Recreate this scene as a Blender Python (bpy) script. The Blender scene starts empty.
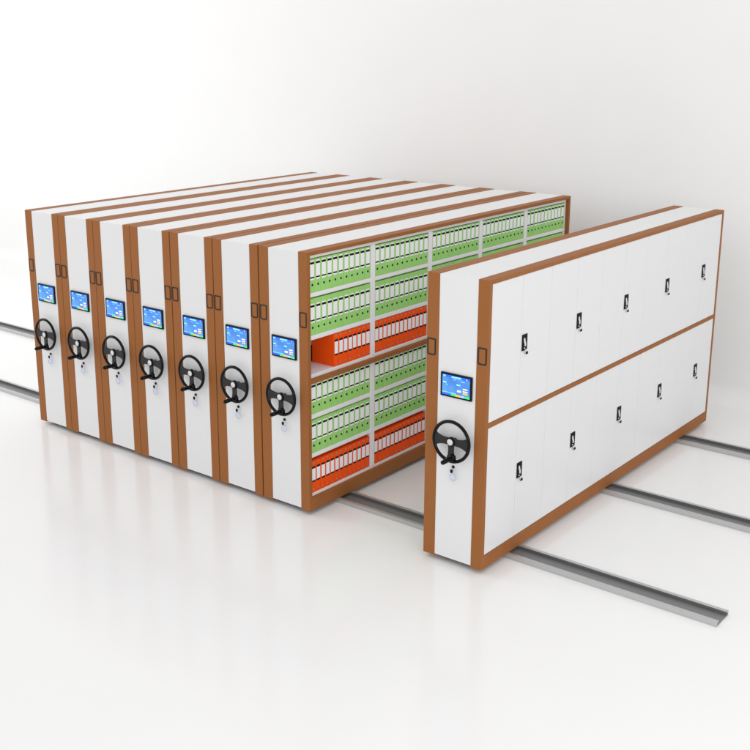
import bpy, bmesh, math
from mathutils import Vector, Matrix
S = bpy.context.scene
COL = S.collection
PI = math.pi

# ---------------------------------------------------------------- camera
cam = bpy.data.cameras.new('camera')
cam.sensor_width = 36.0
cam.lens = 36.0 * 1092.5029 / 750.0
cam.shift_x = (375 - 351.6044) / 750.0
cam.shift_y = -(375 - 336.0057) / 750.0
cam.clip_start = 0.05
cam.clip_end = 300
co = bpy.data.objects.new('camera', cam)
COL.objects.link(co)
co.matrix_world = Matrix(((0.776834208, -0.161047392, 0.608762967, 5.85672351),
                          (0.629704934, 0.199529646, -0.750772680, -6.63860419),
                          (-0.000556277, 0.966566944, 0.256413792, 3.93927116),
                          (0, 0, 0, 1)))
S.camera = co

# ---------------------------------------------------------------- light
w = bpy.data.worlds.new('World')
S.world = w
w.use_nodes = True
w.node_tree.nodes['Background'].inputs[0].default_value = (1.0, 1.0, 1.0, 1)
w.node_tree.nodes['Background'].inputs[1].default_value = 0.925


def area(name, loc, target, sx, sy, power, col=(1, 1, 1)):
    l = bpy.data.lights.new(name, 'AREA')
    l.shape = 'RECTANGLE'
    l.size = sx
    l.size_y = sy
    l.energy = power
    l.color = col
    o = bpy.data.objects.new(name, l)
    COL.objects.link(o)
    o.location = loc
    d = Vector(target) - Vector(loc)
    o.rotation_euler = d.to_track_quat('-Z', 'Y').to_euler()
    return o


area('softbox_overhead', (-1.0, -1.5, 8.5), (-0.5, 1.5, 0), 9, 7, 30, (1, 0.985, 0.965))
area('softbox_front', (9.5, -9.0, 4.6), (2.0, 4.0, 1.0), 6, 5, 195, (1, 0.99, 0.98))
area('fill_right', (10.5, -3.5, 3.6), (3.2, 5.0, 1.6), 6, 4, 120)  # added unseen fill, lifts the doors and the wall on the right
area('fill_left_wall', (-11.5, -3.5, 5.5), (-9.5, 5.4, 1.6), 5, 4, 275)  # added unseen fill, bleaches the left stretch of the back wall
S.view_settings.view_transform = 'Standard'
S.view_settings.look = 'None'
S.view_settings.exposure = 0.0
S.view_settings.gamma = 1.0


# ---------------------------------------------------------------- materials
def mat(name, col, rough=0.5, metal=0.0, spec=0.5, emit=0.0, noise=0.0, nscale=(40, 40, 40), bump=0.0, coat=0.0):
    m = bpy.data.materials.new(name)
    m.use_nodes = True
    nt = m.node_tree
    b = nt.nodes['Principled BSDF']
    b.inputs['Base Color'].default_value = (*col, 1)
    b.inputs['Roughness'].default_value = rough
    b.inputs['Metallic'].default_value = metal
    b.inputs['Specular IOR Level'].default_value = spec
    b.inputs['Coat Weight'].default_value = coat
    b.inputs['Coat Roughness'].default_value = 0.08
    if emit:
        b.inputs['Emission Color'].default_value = (*col, 1)
        b.inputs['Emission Strength'].default_value = emit
    if noise or bump:
        tc = nt.nodes.new('ShaderNodeTexCoord')
        mp = nt.nodes.new('ShaderNodeMapping')
        mp.inputs['Scale'].default_value = nscale
        n = nt.nodes.new('ShaderNodeTexNoise')
        n.inputs['Scale'].default_value = 1.0
        n.inputs['Detail'].default_value = 5.0
        nt.links.new(tc.outputs['Object'], mp.inputs['Vector'])
        nt.links.new(mp.outputs[0], n.inputs['Vector'])
        if noise:
            r = nt.nodes.new('ShaderNodeValToRGB')
            r.color_ramp.elements[0].position = 0.3
            r.color_ramp.elements[1].position = 0.7
            r.color_ramp.elements[0].color = (*[c * (1 - noise) for c in col], 1)
            r.color_ramp.elements[1].color = (*[min(1, c * (1 + noise)) for c in col], 1)
            nt.links.new(n.outputs['Fac'], r.inputs[0])
            nt.links.new(r.outputs[0], b.inputs['Base Color'])
        if bump:
            bp = nt.nodes.new('ShaderNodeBump')
            bp.inputs['Strength'].default_value = bump
            bp.inputs['Distance'].default_value = 0.002
            nt.links.new(n.outputs['Fac'], bp.inputs['Height'])
            nt.links.new(bp.outputs[0], b.inputs['Normal'])
    return m


M = {}
M['white'] = mat('white_powder_coat', (0.775, 0.775, 0.78), 0.36, noise=0.012, nscale=(220, 220, 220), bump=0.03)
M['shelfwhite'] = mat('white_shelf_steel', (0.87, 0.86, 0.875), 0.42, noise=0.01, nscale=(90, 90, 90))
M['wood'] = mat('brown_laminate', (0.318, 0.117, 0.032), 0.55, noise=0.05, nscale=(260, 6, 5), bump=0.05, spec=0.2)
M['floor'] = mat('polished_white_floor', (0.89, 0.888, 0.886), 0.17, noise=0.006, nscale=(1.3, 1.3, 1.3), spec=0.42)
M['wall'] = mat('matt_white_wall', (0.885, 0.882, 0.878), 0.8, noise=0.006, nscale=(1.5, 1.5, 1.5), spec=0.2)
M['alu'] = mat('brushed_aluminium', (0.57, 0.57, 0.57), 0.42, 0.75, noise=0.06, nscale=(3, 200, 200))
M['aludark'] = mat('rail_channel_steel', (0.24, 0.24, 0.245), 0.5, 0.3, noise=0.1, nscale=(4, 160, 160))
M['black'] = mat('black_gloss_plastic', (0.004, 0.004, 0.005), 0.2, spec=0.16)
M['charcoal'] = mat('charcoal_moulded_plastic', (0.024, 0.024, 0.026), 0.42, spec=0.22, noise=0.1, nscale=(150, 150, 150))
M['greyline'] = mat('dark_grey_trim', (0.022, 0.024, 0.026), 0.5, spec=0.25)
M['chrome'] = mat('satin_chrome', (0.8, 0.8, 0.8), 0.22, 1.0)
M['cap'] = mat('light_hub_cap', (0.72, 0.72, 0.72), 0.3, 0.1)
M['ringblue'] = mat('pale_blue_key_ring', (0.50, 0.57, 0.82), 0.3)
M['plinth'] = mat('dark_carriage_steel', (0.06, 0.055, 0.055), 0.6)
M['rubber'] = mat('wheel_steel', (0.15, 0.15, 0.15), 0.4, 0.6)
M['green'] = mat('green_binder_card', (0.345, 0.68, 0.19), 0.5, spec=0.3, noise=0.05, nscale=(120, 120, 120))
M['orange'] = mat('orange_binder_card', (0.96, 0.088, 0.0), 0.5, spec=0.25, noise=0.05, nscale=(120, 120, 120))
M['navy'] = mat('navy_binder_card', (0.012, 0.03, 0.05), 0.45)
M['paper'] = mat('white_label_paper', (0.93, 0.92, 0.945), 0.6)
M['ink'] = mat('black_label_ink', (0.004, 0.004, 0.008), 0.6, spec=0.15)
M['rivet'] = mat('nickel_rivet', (0.34, 0.36, 0.36), 0.4, 0.5)


def screen_mat(name, ca, cb):
    m = mat(name, ca, 0.15, spec=0.5)
    nt = m.node_tree
    b = nt.nodes['Principled BSDF']
    tc = nt.nodes.new('ShaderNodeTexCoord')
    n = nt.nodes.new('ShaderNodeTexNoise')
    n.inputs['Scale'].default_value = 9.0
    n.inputs['Detail'].default_value = 2.0
    r = nt.nodes.new('ShaderNodeValToRGB')
    r.color_ramp.elements[0].position = 0.35
    r.color_ramp.elements[1].position = 0.65
    r.color_ramp.elements[0].color = (*ca, 1)
    r.color_ramp.elements[1].color = (*cb, 1)
    nt.links.new(tc.outputs['Object'], n.inputs['Vector'])
    nt.links.new(n.outputs['Fac'], r.inputs[0])
    nt.links.new(r.outputs[0], b.inputs['Emission Color'])
    b.inputs['Base Color'].default_value = (0.02, 0.02, 0.02, 1)
    b.inputs['Emission Strength'].default_value = 0.95
    return m


M['s_bg'] = screen_mat('screen_sky_blue', (0.05, 0.26, 0.86), (0.10, 0.40, 0.95))
M['s_head'] = mat('screen_header_blue', (0.008, 0.10, 0.85), 0.2, emit=0.9)
M['s_low'] = mat('screen_pale_blue', (0.22, 0.50, 0.95), 0.2, emit=0.8)
M['s_cyan'] = mat('screen_cyan', (0.20, 0.72, 0.98), 0.2, emit=0.8)
M['s_white'] = mat('screen_white', (0.85, 0.85, 0.85), 0.2, emit=0.55)
M['s_orange'] = mat('screen_orange', (0.95, 0.42, 0.04), 0.2, emit=0.7)
M['s_green'] = mat('screen_green', (0.03, 0.75, 0.10), 0.2, emit=0.7)


# ---------------------------------------------------------------- mesh helpers
class MB:
    """collects shapes into one mesh"""

    def __init__(self):
        self.bm = bmesh.new()
        self.mats = []

    def mi(self, m):
        if m not in self.mats:
            self.mats.append(m)
        return self.mats.index(m)

    def box(self, x0, x1, y0, y1, z0, z1, m='white', bev=0.0):
        b2 = bmesh.new()
        bmesh.ops.create_cube(b2, size=1)
        for v in b2.verts:
            v.co = Vector((x0 + (v.co.x + .5) * (x1 - x0), y0 + (v.co.y + .5) * (y1 - y0), z0 + (v.co.z + .5) * (z1 - z0)))
        if bev:
            bmesh.ops.bevel(b2, geom=b2.edges[:], offset=bev, segments=2, profile=0.5, affect='EDGES')
        self._merge(b2, m)

    def _merge(self, b2, m, smooth=False):
        k = self.mi(m)
        for f in b2.faces:
            f.material_index = k
            f.smooth = smooth
        me = bpy.data.meshes.new('tmp')
        b2.to_mesh(me)
        b2.free()
        self.bm.from_mesh(me)
        bpy.data.meshes.remove(me)

    def cyl(self, p0, p1, r0, r1=None, m='black', seg=24, caps=True, smooth=True):
        r1 = r0 if r1 is None else r1
        p0, p1 = Vector(p0), Vector(p1)
        d = p1 - p0
        b2 = bmesh.new()
        bmesh.ops.create_cone(b2, cap_ends=caps, segments=seg, radius1=r0, radius2=r1, depth=d.length)
        bmesh.ops.transform(b2, verts=b2.verts, matrix=Matrix.Translation((p0 + p1) / 2) @ d.to_track_quat('Z', 'Y').to_matrix().to_4x4())
        self._merge(b2, m, smooth)

    def torus(self, c, R, r, m='black', seg=64, sub=14, axis='Y'):
        b2 = bmesh.new()
        vs = []
        for i in range(seg):
            a = 2 * PI * i / seg
            row = []
            for j in range(sub):
                b = 2 * PI * j / sub
                q = (R + r * math.cos(b))
                if axis == 'Y':
                    p = (c[0] + q * math.cos(a), c[1] + r * math.sin(b), c[2] + q * math.sin(a))
                else:
                    p = (c[0] + r * math.sin(b), c[1] + q * math.cos(a), c[2] + q * math.sin(a))
                row.append(b2.verts.new(p))
            vs.append(row)
        for i in range(seg):
            for j in range(sub):
                b2.faces.new((vs[i][j], vs[(i + 1) % seg][j], vs[(i + 1) % seg][(j + 1) % sub], vs[i][(j + 1) % sub]))
        bmesh.ops.recalc_face_normals(b2, faces=b2.faces)
        self._merge(b2, m, True)

    def prism(self, pts, axis, a0, a1, m='black', bev=0.0):
        """closed outline pts (2-D) extruded along axis from a0 to a1"""
        b2 = bmesh.new()

        def P(p, a):
            if axis == 'Y':
                return (p[0], a, p[1])
            if axis == 'X':
                return (a, p[0], p[1])
            return (p[0], p[1], a)
        lo = [b2.verts.new(P(p, a0)) for p in pts]
        hi = [b2.verts.new(P(p, a1)) for p in pts]
        b2.faces.new(lo)
        b2.faces.new(hi[::-1])
        n = len(pts)
        for i in range(n):
            b2.faces.new((lo[i], hi[i], hi[(i + 1) % n], lo[(i + 1) % n]))
        bmesh.ops.recalc_face_normals(b2, faces=b2.faces)
        if bev:
            bmesh.ops.bevel(b2, geom=b2.edges[:], offset=bev, segments=1, profile=0.5, affect='EDGES')
        self._merge(b2, m)

    def ring(self, outer, inner, axis, a0, a1, m):
        """flat ring between two matching outlines"""
        b2 = bmesh.new()

        def P(p, a):
            return (p[0], a, p[1]) if axis == 'Y' else (a, p[0], p[1])
        n = len(outer)
        L = [[b2.verts.new(P(p, a)) for p in o] for o in (outer, inner) for a in (a0, a1)]
        for i in range(n):
            j = (i + 1) % n
            for A, B in ((0, 1), (2, 3), (0, 2), (1, 3)):
                b2.faces.new((L[A][i], L[A][j], L[B][j], L[B][i]))
        bmesh.ops.recalc_face_normals(b2, faces=b2.faces)
        self._merge(b2, m)

    def mesh(self, name):
        me = bpy.data.meshes.new(name)
        self.bm.to_mesh(me)
        self.bm.free()
        for k in self.mats:
            me.materials.append(M[k])
        return me


def obj(name, me, parent=None, loc=(0, 0, 0), bevel=0.0):
    o = bpy.data.objects.new(name, me)
    COL.objects.link(o)
    o.location = loc
    if parent:
        o.parent = parent
    if bevel:
        b = o.modifiers.new('bevel', 'BEVEL')
        b.width = bevel
        b.segments = 2
        b.limit_method = 'ANGLE'
    return o


def tag(o, label, cat, group=None):
    o['label'] = label
    o['category'] = cat
    if group:
        o['group'] = group
    return o


def copy_tree(o, parent=None):
    c = o.copy()
    COL.objects.link(c)
    c.parent = parent
    for ch in list(o.children):
        copy_tree(ch, c)
    return c


def rrect(x0, x1, z0, z1, rt, rb, n=6):
    """rounded rectangle outline; rt / rb = top / bottom corner radii"""
    pts = []
    for cx, cz, r, a0 in ((x1 - rt, z1 - rt, rt, 0), (x0 + rt, z1 - rt, rt, 90), (x0 + rb, z0 + rb, rb, 180), (x1 - rb, z0 + rb, rb, 270)):
        for i in range(n + 1):
            a = math.radians(a0 + 90 * i / n)
            pts.append((cx + r * math.cos(a), cz + r * math.sin(a)))
    return pts


# ---------------------------------------------------------------- the setting
FL = -0.04
YW = 5.43
b = MB(); b.box(-45, 35, -30, YW + 0.2, FL - 0.1, FL, 'floor')
o = obj('floor', b.mesh('floor')); o['kind'] = 'structure'
b = MB()
cv = 0.22
b.prism([(YW + 0.19, FL - 0.05), (YW + 0.19, 12), (YW, 12)] + [(YW - cv + cv * math.cos(a * PI / 96), FL - 0.0004 + cv - cv * math.sin(a * PI / 96)) for a in range(49)] + [(YW - cv, FL - 0.05)], 'X', -45, 35, 'wall')
o = obj('background_wall', b.mesh('background_wall')); o['kind'] = 'structure'

# ---------------------------------------------------------------- rails
RX0, RX1, RW, RT = -8.6, 3.487, 0.222, 0.034
RAILY = (0.385, 2.073, 3.765)
rb = MB()
pts = [(0, FL + .001), (RW, FL + .001), (RW, -0.001), (RW - RT, -0.001), (RW - RT, -0.006), (RW - 0.012, -0.012), (RW - 0.012, FL + .008),
       (0.012, FL + .008), (0.012, -0.012), (RT, -0.006), (RT, -0.001), (0, -0.001)]
rb.prism(pts, 'X', RX0, RX1, 'alu')
rail_me = rb.mesh('floor_rail')
rail_me.materials.append(M['aludark'])
for f in rail_me.polygons:            # the running channel is dark steel, the lips bright aluminium
    c = f.center
    if abs(f.normal.x) < 0.5 and 0.011 < c.y < RW - 0.011 and c.z < -0.0035:
        f.material_index = 1
for y, lab in zip(RAILY, ('grey metal floor rail nearest the viewer, its open end showing on the floor',
                          'middle grey metal floor rail, emerging under the middle of the closed unit',
                          'farthest grey metal floor rail, close to the back wall')):
    tag(obj('floor_rail', rail_me, None, (0, y, 0)), lab, 'rail', 'grey floor rails')

# ---------------------------------------------------------------- shared part meshes
W, D, H = 0.549, 4.529, 2.3
XL, XR = 0.108, 0.4505


def frame_mesh(x0, x1, hollow_mid=True):
    ys = [0, 0.04, D - 0.033, D]
    zs = [0, 0.111, 1.155, 1.194, 2.267, 2.3]
    bm = bmesh.new()
    V = {}

    def v(i, j, s):
        if (i, j, s) not in V:
            V[(i, j, s)] = bm.verts.new(((x0, x1)[s], ys[i], zs[j]))
        return V[(i, j, s)]
    solid = lambda i, j: 0 <= i < 3 and 0 <= j < 5 and not (i == 1 and j in (1, 3))
    for i in range(3):
        for j in range(5):
            if not solid(i, j):
                continue
            for s in (0, 1):
                bm.faces.new([v(i, j, s), v(i + 1, j, s), v(i + 1, j + 1, s), v(i, j + 1, s)])
            for di, dj, e in ((-1, 0, ((0, 0), (0, 1))), (1, 0, ((1, 0), (1, 1))), (0, -1, ((0, 0), (1, 0))), (0, 1, ((0, 1), (1, 1)))):
                if not solid(i + di, j + dj):
                    (a, b_), (c, d) = e
                    bm.faces.new([v(i + a, j + b_, 0), v(i + c, j + d, 0), v(i + c, j + d, 1), v(i + a, j + b_, 1)])
    bmesh.ops.recalc_face_normals(bm, faces=bm.faces)
    me = bpy.data.meshes.new('wooden_frame')
    bm.to_mesh(me)
    bm.free()
    me.materials.append(M['wood'])
    return me


frameL = frame_mesh(0, 0.107)
frameR = frame_mesh(0.4515, W)

b = MB()                                   # white shell: front, top, rear, floor pan and centre sheet
b.box(XL, XR, 0.004, 0.034, 0.012, 2.2965)
b.box(XL, XR, 0.0341, D - 0.0341, 2.2655, 2.2965)
b.box(XL, XR, D - 0.034, D - 0.004, 0.012, 2.2965)
b.box(XL, XR, 0.0341, D - 0.0341, 0.012, 0.09)
b.box(XL, XL + 0.02, 0.0342, D - 0.0342, 0.0901, 2.2654)
body_me = b.mesh('body')

b = MB()
b.box(0.02, W - 0.02, 0.03, D - 0.03, 0.0005, 0.0115, 'plinth')
base_me = b.mesh('carriage')
b = MB()
b.cyl((-0.045, 0, 0), (0.045, 0, 0), 0.017, m='rubber', seg=20)
for f in b.bm.faces:
    pass
roller_me = b.mesh('roller')
# rollers run across the rail: axle along y
bm = bmesh.new(); bm.from_mesh(roller_me); bmesh.ops.rotate(bm, verts=bm.verts, cent=(0, 0, 0), matrix=Matrix.Rotation(PI / 2, 3, 'Z')); bm.to_mesh(roller_me); bm.free()

b = MB(); b.box(0.012, 0.03, 0.0405, D - 0.0335, 0.1115, 1.1545); b.box(0.012, 0.03, 0.0405, D - 0.0335, 1.1945, 2.2665)
sideL_me = b.mesh('side_panel')
b = MB(); b.box(W - 0.03, W - 0.012, 0.0405, D - 0.0335, 0.1115, 1.1545); b.box(W - 0.03, W - 0.012, 0.0405, D - 0.0335, 1.1945, 2.2665)
sideR_me = b.mesh('side_panel')


def pull_mesh(x0):
    x1 = x0 + 0.078
    z0, z1 = 1.656, 1.788
    t = 0.0095
    b = MB()
    b.ring(rrect(x0, x1, z0, z1, 0.007, 0.018), rrect(x0 + t, x1 - t, z0 + t, z1 - t, 0.004, 0.013), 'Y', -0.004, 0.001, 'greyline')
    b.prism(rrect(x0 + t + .0004, x1 - t - .0004, z0 + t + .0004, z1 - t - .0004, 0.004, 0.013), 'Y', -0.0012, 0.0006, 'wood')
    return b.mesh('pull_handle')


pullL, pullR = pull_mesh(0.007), pull_mesh(0.462)

SX0, SX1, SZ0, SZ1 = 0.1425, 0.4235, 1.355, 1.5435
b = MB()
b.prism(rrect(SX0, SX1, SZ0, SZ1, 0.004, 0.004, 3), 'Y', -0.011, 0.0039, 'black', 0.0012)
screen_me = b.mesh('touch_screen')
b = MB()
bx0, bx1, bz0, bz1 = SX0 + .016, SX1 - .016, SZ0 + .015, SZ1 - .015
b.box(bx0, bx1, -0.0122, -0.0105, bz0, bz1, 's_bg')
sw, sh = bx1 - bx0, bz1 - bz0


def rc(u0, u1, v0, v1, m, k=1):
    b.box(bx0 + u0 * sw, bx0 + u1 * sw, -0.0122 - 0.0006 * k, -0.0118, bz0 + v0 * sh, bz0 + v1 * sh, m)


rc(0.0, 1.0, 0.885, 1.0, 's_head')
rc(0.34, 0.68, 0.90, 0.97, 's_cyan', 2)
rc(0.04, 0.12, 0.90, 0.98, 's_cyan', 2)
rc(0.88, 0.90, 0.90, 0.97, 's_white', 2)
rc(0.40, 0.49, 0.80, 0.835, 's_low')
rc(0.68, 0.82, 0.77, 0.80, 's_low')
rc(0.03, 0.155, 0.585, 0.65, 's_cyan')
rc(0.13, 0.20, 0.50, 0.54, 's_low')
rc(0.52, 0.66, 0.56, 0.625, 's_cyan')
rc(0.55, 0.69, 0.245, 0.335, 's_white')
rc(0.755, 0.925, 0.415, 0.47, 's_white')
rc(0.755, 0.925, 0.30, 0.35, 's_white')
rc(0.755, 0.925, 0.175, 0.255, 's_orange')
rc(0.0, 0.50, 0.115, 0.15, 's_low')
rc(0.0, 1.0, 0.0, 0.10, 's_head')
rc(0.335, 0.495, 0.0, 0.10, 's_green', 2)
rc(0.50, 0.66, 0.0, 0.10, 's_orange', 2)
rc(0.67, 0.82, 0.0, 0.10, 's_low', 2)
rc(0.84, 1.0, 0.0, 0.10, 's_green', 2)
display_me = b.mesh('display')

# handwheel, centred on its hub axis
WR = 0.160
b = MB()
b.torus((0, 0, 0), WR, 0.0135, 'black')


def spoke(ang, prof):
    up = [(r, hw) for r, hw in prof]
    pts = up + [(r, -hw) for r, hw in reversed(up)]
    c, s = math.cos(ang), math.sin(ang)
    b.prism([(x * c - z * s, x * s + z * c) for x, z in pts], 'Y', -0.006, 0.008, 'charcoal', 0.002)


wide = [(0.015, 0.027), (0.05, 0.0275), (0.08, 0.030), (0.105, 0.036), (0.128, 0.046), (0.143, 0.057), (0.150, 0.064)]
spoke(PI, wide)
spoke(0, wide)
spoke(-PI / 2, [(0.015, 0.026), (0.07, 0.0245), (0.105, 0.027), (0.13, 0.036), (0.152, 0.055)])
wheel_me = b.mesh('handwheel')
b = MB()
b.cyl((0, 0.055, 0), (0, 0.004, 0), 0.017, 0.017, 'black', 32)
b.cyl((0, 0.012, 0), (0, -0.010, 0), 0.036, 0.038, 'black', 32)
b.cyl((0, -0.010, 0), (0, -0.018, 0), 0.038, 0.033, 'black', 32)
hub_me = b.mesh('hub')
b = MB()
b.cyl((0, -0.018, 0), (0, -0.0225, 0), 0.0265, 0.023, 'cap', 32)
cap_me = b.mesh('hub_cap')
b = MB()
kz = -0.122
kx = 0.022
b.cyl((kx, -0.004, kz), (kx, -0.030, kz), 0.029, 0.022, 'black', 24)
b.cyl((kx, -0.030, kz), (kx, -0.04, kz), 0.014, 0.014, 'black', 20)
b.cyl((kx, -0.04, kz), (kx, -0.07, kz), 0.016, 0.019, 'black', 24)
b.cyl((kx, -0.07, kz), (kx, -0.145, kz), 0.019, 0.0175, 'black', 24)
b.cyl((kx, -0.145, kz), (kx, -0.156, kz), 0.0175, 0.010, 'black', 24)
crank_me = b.mesh('crank_handle')

b = MB()
b.cyl((0, 0.0045, 0), (0, -0.006, 0), 0.0125, 0.0115, 'black', 20)
b.cyl((0, -0.006, 0), (0, -0.007, 0), 0.004, 0.004, 'greyline', 16)
lock_me = b.mesh('lock')
b = MB()                                   # key plugged in the lock, with a pale ring hanging from it
b.box(-0.0015, 0.0015, -0.022, -0.0072, -0.004, 0.004, 'chrome')
b.prism(rrect(-0.010, 0.010, -0.042, -0.014, 0.006, 0.006), 'Y', -0.026, -0.018, 'black')
b.torus((0.014, -0.021, -0.074), 0.028, 0.0042, 'ringblue', 36, 8)
b.box(0.004, 0.009, -0.023, -0.020, -0.128, -0.100, 'cap', 0.001)
b.box(0.020, 0.025, -0.023, -0.020, -0.132, -0.102, 'cap', 0.001)
keyring_me = b.mesh('key_ring')


# ---------------------------------------------------------------- cabinets
def make_unit(x):
    u = bpy.data.objects.new('mobile_shelving_unit', None)
    COL.objects.link(u)
    u.location = (x, 0, 0)
    obj('wooden_frame', frameL, u, bevel=0.0022)
    obj('wooden_frame', frameR, u, bevel=0.0022)
    obj('body', body_me, u, bevel=0.0012)
    c = obj('carriage', base_me, u)
    for y in RAILY:
        for rx in (0.1, W - 0.1):
            obj('roller', roller_me, c, (rx, y + RW / 2, -0.0145))
    obj('side_panel', sideL_me, u)
    obj('pull_handle', pullL, u)
    obj('pull_handle', pullR, u)
    s = obj('touch_screen', screen_me, u)
    obj('display', display_me, s)
    hw = obj('handwheel', wheel_me, u, (0.2825, -0.056, 1.019))
    obj('hub', hub_me, hw)
    obj('hub_cap', cap_me, hw)
    obj('crank_handle', crank_me, hw)
    obj('lock', lock_me, u, (0.2685, 0, 0.792))
    return u


G = 'mobile shelving units packed side by side'
ordw = ['leftmost', 'second', 'third', 'fourth', 'fifth', 'sixth', 'seventh']
XS = [-3.896, -3.341, -2.786, -2.231, -1.671, -1.112, -0.549]
first = make_unit(XS[0])
obj('side_panel', sideR_me, first)
first['label'] = 'leftmost white and brown shelving unit of the packed row, with screen and handwheel'
units = [first]
for i in range(1, 6):
    u = copy_tree(first)
    u.location = (XS[i], 0, 0)
    u['label'] = ordw[i] + ' white and brown shelving unit from the left in the packed row'
    units.append(u)
for u in units:
    u['category'] = 'shelving unit'
    u['group'] = G

# the open unit at the right end of the packed row
ou = make_unit(XS[6])
tag(ou, 'open shelving unit at the right end of the packed row, full of binders', 'shelving unit', G)
BAY, BP = [0.075 + 0.89 * k for k in range(5)], 0.827
SHELF = [1.937, 1.568, 1.225, 0.865, 0.508, 0.139]
STH = [0.037, 0.040, 0.040, 0.043, 0.040, 0.042]
XF = W - 0.040
for z, t in zip(SHELF, STH):
    b = MB()
    b.box(XL + 0.021, XF, 0.0405, D - 0.0335, z - t, z - 0.0005, 'shelfwhite')
    b.box(XF - 0.0005, XF + 0.0016, 0.0405, D - 0.0335, z - t + 0.006, z - 0.0065, 'shelfwhite')
    obj('shelf', b.mesh('shelf'), ou, bevel=0.0015)
b = MB()
b.box(XL + 0.021, XF, 0.0405, D - 0.0335, 2.234, 2.265, 'shelfwhite')
obj('top_rail', b.mesh('top_rail'), ou)
for k in range(4):
    b = MB()
    y = BAY[k] + BP
    b.box(XF - 0.03, XF + 0.005, y + 0.001, y + 0.062, 0.1392, 2.2338, 'shelfwhite')
    zz = [2.2335] + SHELF
    for top, bot, t in zip([2.2335] + [s - t for s, t in zip(SHELF, STH)], SHELF, STH):
        b.box(XL + 0.022, XF - 0.0301, y + 0.02, y + 0.043, bot, top - 0.0006, 'shelfwhite')
    obj('divider', b.mesh('divider'), ou, bevel=0.0015)
for y0, y1 in ((0.0406, 0.073), (BAY[4] + BP + 0.002, D - 0.0336)):
    b = MB()
    for top, bot in zip([2.2335] + [s - t for s, t in zip(SHELF, STH)], SHELF):
        b.box(XL + 0.0215, XF - 0.001, y0, y1, bot, top - 0.0006, 'shelfwhite')
    obj('inner_side', b.mesh('inner_side'), ou)

# the closed unit standing apart
cu = make_unit(1.2158)
tag(cu, 'closed white shelving unit standing apart on the right, with ten handled double doors', 'shelving unit')
DW = (D - 0.033 - 0.04) / 10


def door_mesh(z0, z1):
    b = MB()
    b.box(W - 0.024, W - 0.0055, 0.0013, DW - 0.0013, z0, z1, 'white', 0.0015)
    return b.mesh('door')


door_up, door_lo = door_mesh(1.1965, 2.2645), door_mesh(0.1135, 1.1525)
b = MB()                                   # black plate with a curved silver lever, face towards +x
hx = W - 0.0055
b.prism(rrect(0.010, 0.088, 0, 0.130, 0.004, 0.004, 3), 'X', hx - 0.002, hx + 0.005, 'ink', 0.001)
hplate_me = b.mesh('door_handle')
b = MB()
lev = [(0.030, 0.098), (0.040, 0.104), (0.048, 0.096), (0.050, 0.080), (0.060, 0.062), (0.062, 0.040), (0.054, 0.032), (0.044, 0.036), (0.042, 0.055), (0.032, 0.075)]
b.prism(lev, 'X', hx + 0.0045, hx + 0.010, 'cap', 0.001)
b.cyl((hx + 0.004, 0.046, 0.018), (hx + 0.007, 0.046, 0.018), 0.008, 0.007, 'chrome', 16)
lever_me = b.mesh('lever')
b = MB()
b.box(hx + 0.007, hx + 0.014, 0.0445, 0.0475, 0.014, 0.022, 'chrome')
b.prism(rrect(0.040, 0.056, -0.001, 0.013, 0.003, 0.003), 'X', hx + 0.0135, hx + 0.018, 'chrome')
b.torus((hx + 0.016, 0.058, -0.008), 0.009, 0.0018, 'chrome', 20, 6, 'X')
b.prism(rrect(0.052, 0.082, -0.030, -0.010, 0.003, 0.003), 'X', hx + 0.014, hx + 0.019, 'ink')
dkey_me = b.mesh('door_key')
ordd = ['first', 'second', 'third', 'fourth', 'fifth']
for row, (me, hz) in enumerate(((door_up, 1.661), (door_lo, 0.608))):
    for k in range(10):
        d = obj('door', me, cu, (0, 0.04 + k * DW, 0))
        if k % 2:
            hnd = obj('door_handle', hplate_me, d, (0, 0, hz))
            obj('lever', lever_me, hnd)
            kk = obj('door_key', dkey_me, None, (cu.location.x, 0.04 + k * DW, hz))
            tag(kk, 'small key hanging from the ' + ordd[k // 2] + ' ' + ('upper' if row == 0 else 'lower') + ' door handle from the left',
                'key', 'keys in the door handles')

for i, u in enumerate(units + [ou, cu]):
    k = obj('key_ring', keyring_me, None, (u.location.x + 0.2685, 0, 0.792))
    lab = ('key with pale blue ring in the lock of the ' + ordw[i] + ' packed unit' + (' from the left' if 0 < i < 6 else '')) if i < 7 else \
        'key with pale blue ring in the lock of the closed unit standing apart'
    if i == 6:
        lab = 'key with pale blue ring in the lock of the open binder-filled unit'
    tag(k, lab, 'key ring', 'keys with rings in the unit locks')

# ---------------------------------------------------------------- binders
BD = 0.255


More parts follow.
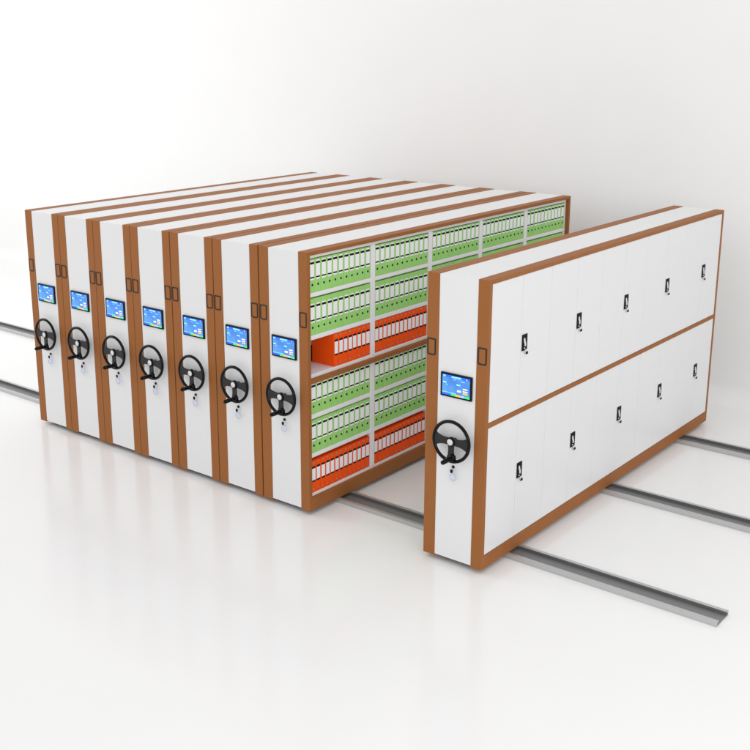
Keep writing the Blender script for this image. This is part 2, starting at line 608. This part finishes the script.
def binder_meshes(kind, tall=0.287):
    wid = BP / (11 if kind == 'green' else 13)
    h = tall if kind == 'green' else 0.297
    g = 0.0007
    b = MB()
    # closed cover with a gently rounded spine
    b.box(-BD, -0.0055, g, wid - g, 0, h, kind)
    n = 6
    prof = [(-0.0054, g)] + [(-0.003 + 0.003 * math.sin(PI * i / n) ** 0.6 if 0 < i < n else -0.003, g + (wid - 2 * g) * i / n) for i in range(n + 1)] + [(-0.0054, wid - g)]
    b2 = [(x, y) for x, y in prof]
    b.prism(b2, 'Z', 0, h, kind)
    body = b.mesh('binder_' + kind)
    b = MB()
    c = wid / 2
    x0, x1 = -0.001, 0.0009
    if kind == 'green':
        hw = 0.0255
        for z0, z1, m in ((0.110, 0.124, 'paper'), (0.124, 0.137, 'ink'), (0.137, 0.244, 'paper'), (0.244, 0.263, 'ink'), (0.263, 0.275, 'paper')):
            b.box(x0, x1, c - hw, c + hw, z0, z1, m)
    else:
        hw = 0.0225
        for z0, z1, m in ((0.101, 0.116, 'ink'), (0.116, 0.225, 'paper'), (0.225, 0.243, 'ink')):
            b.box(x0, x1, c - hw, c + hw, z0, z1, m)
    lab = b.mesh('label')
    b = MB()
    if kind == 'green':
        b.cyl((-0.001, c, 0.067), (0.0012, c, 0.067), 0.0105, m='ink', seg=20)
        hole = [('finger_hole', b.mesh('finger_hole'))]
    else:
        b.cyl((-0.001, c, 0.026), (0.0016, c, 0.026), 0.0075, m='rivet', seg=16)
        r1 = b.mesh('rivet')
        b = MB()
        b.cyl((-0.001, c, 0.276), (0.0016, c, 0.276), 0.0075, m='rivet', seg=16)
        hole = [('rivet', r1), ('rivet', b.mesh('rivet'))]
    return wid, body, lab, hole


KIND = [binder_meshes('green'), binder_meshes('green', 0.318), binder_meshes('orange'), None, binder_meshes('green', 0.302), None]
KIND[3], KIND[5] = KIND[0], KIND[2]
num = ['first', 'second', 'third', 'fourth', 'fifth', 'sixth', 'seventh', 'eighth', 'ninth', 'tenth', 'eleventh', 'twelfth', 'thirteenth']
shelfw = ['top shelf', 'second shelf from the top', 'third shelf from the top', 'fourth shelf from the top', 'fifth shelf from the top', 'bottom shelf']
CAMP = [Vector((5.857, -6.639, 3.939)), Vector((5.857 + 0.5, -6.639 + 0.4, 3.939)), Vector((5.857 - 0.5, -6.639 - 0.4, 3.939))]


def hidden(p, c):
    """is the line from camera point c to p stopped by the closed unit?"""
    lo, hi = Vector((1.2158, 0, 0)), Vector((1.765, D, H))
    d = p - c
    t0, t1 = 0.0, 1.0
    for a in range(3):
        if abs(d[a]) < 1e-9:
            if c[a] < lo[a] or c[a] > hi[a]:
                return False
            continue
        u, v = (lo[a] - c[a]) / d[a], (hi[a] - c[a]) / d[a]
        if u > v:
            u, v = v, u
        t0, t1 = max(t0, u), min(t1, v)
    return t0 < t1


rng = __import__('random').Random(4)
XB = XS[6] + XF + 0.0005
cnt = 0
for row, kind in enumerate(('green', 'green', 'orange', 'green', 'green', 'orange')):
    wid, body, lab, holes = KIND[row]
    n = 11 if kind == 'green' else 13
    for bay in range(5):
        js = list(range(n))
        if row == 2 and bay == 0:
            js = list(range(5, n))
        for q, j in enumerate(js):
            y = BAY[bay] + j * wid
            z = SHELF[row]
            pts = [Vector((XB, y + dy, z + dz)) for dy in (0, wid) for dz in (0.0, 0.15, 0.29)]
            cams = CAMP if kind == 'green' or row == 2 else CAMP
            if all(hidden(p, c) for c in cams for p in pts):
                continue
            jit = rng.uniform(-0.0022, 0.0)
            o = obj('binder', body, None, (XB + jit, y, z))
            L = '%s %s binder from the left, %s, %s bay' % (num[q], kind, shelfw[row], num[bay])
            tag(o, L, 'binder', '%s binders on the shelves' % kind)
            obj('label', lab, o)
            for nm, me in holes:
                obj(nm, me, o)
            cnt += 1
print('binders', cnt)

b = MB()
b.box(0, 0.10, 0, 0.09, 0, 0.27, 'navy', 0.002)
nb = obj('binder', b.mesh('binder_navy'), None, (XS[6] + XL + 0.024, 0.335, SHELF[2]))
tag(nb, 'dark navy binder at the back of the half-empty third shelf, behind the orange ones', 'binder')
b = MB()
b.box(0.0995, 0.101, 0.012, 0.078, 0.150, 0.185, 'paper')
obj('label', b.mesh('label'), nb)
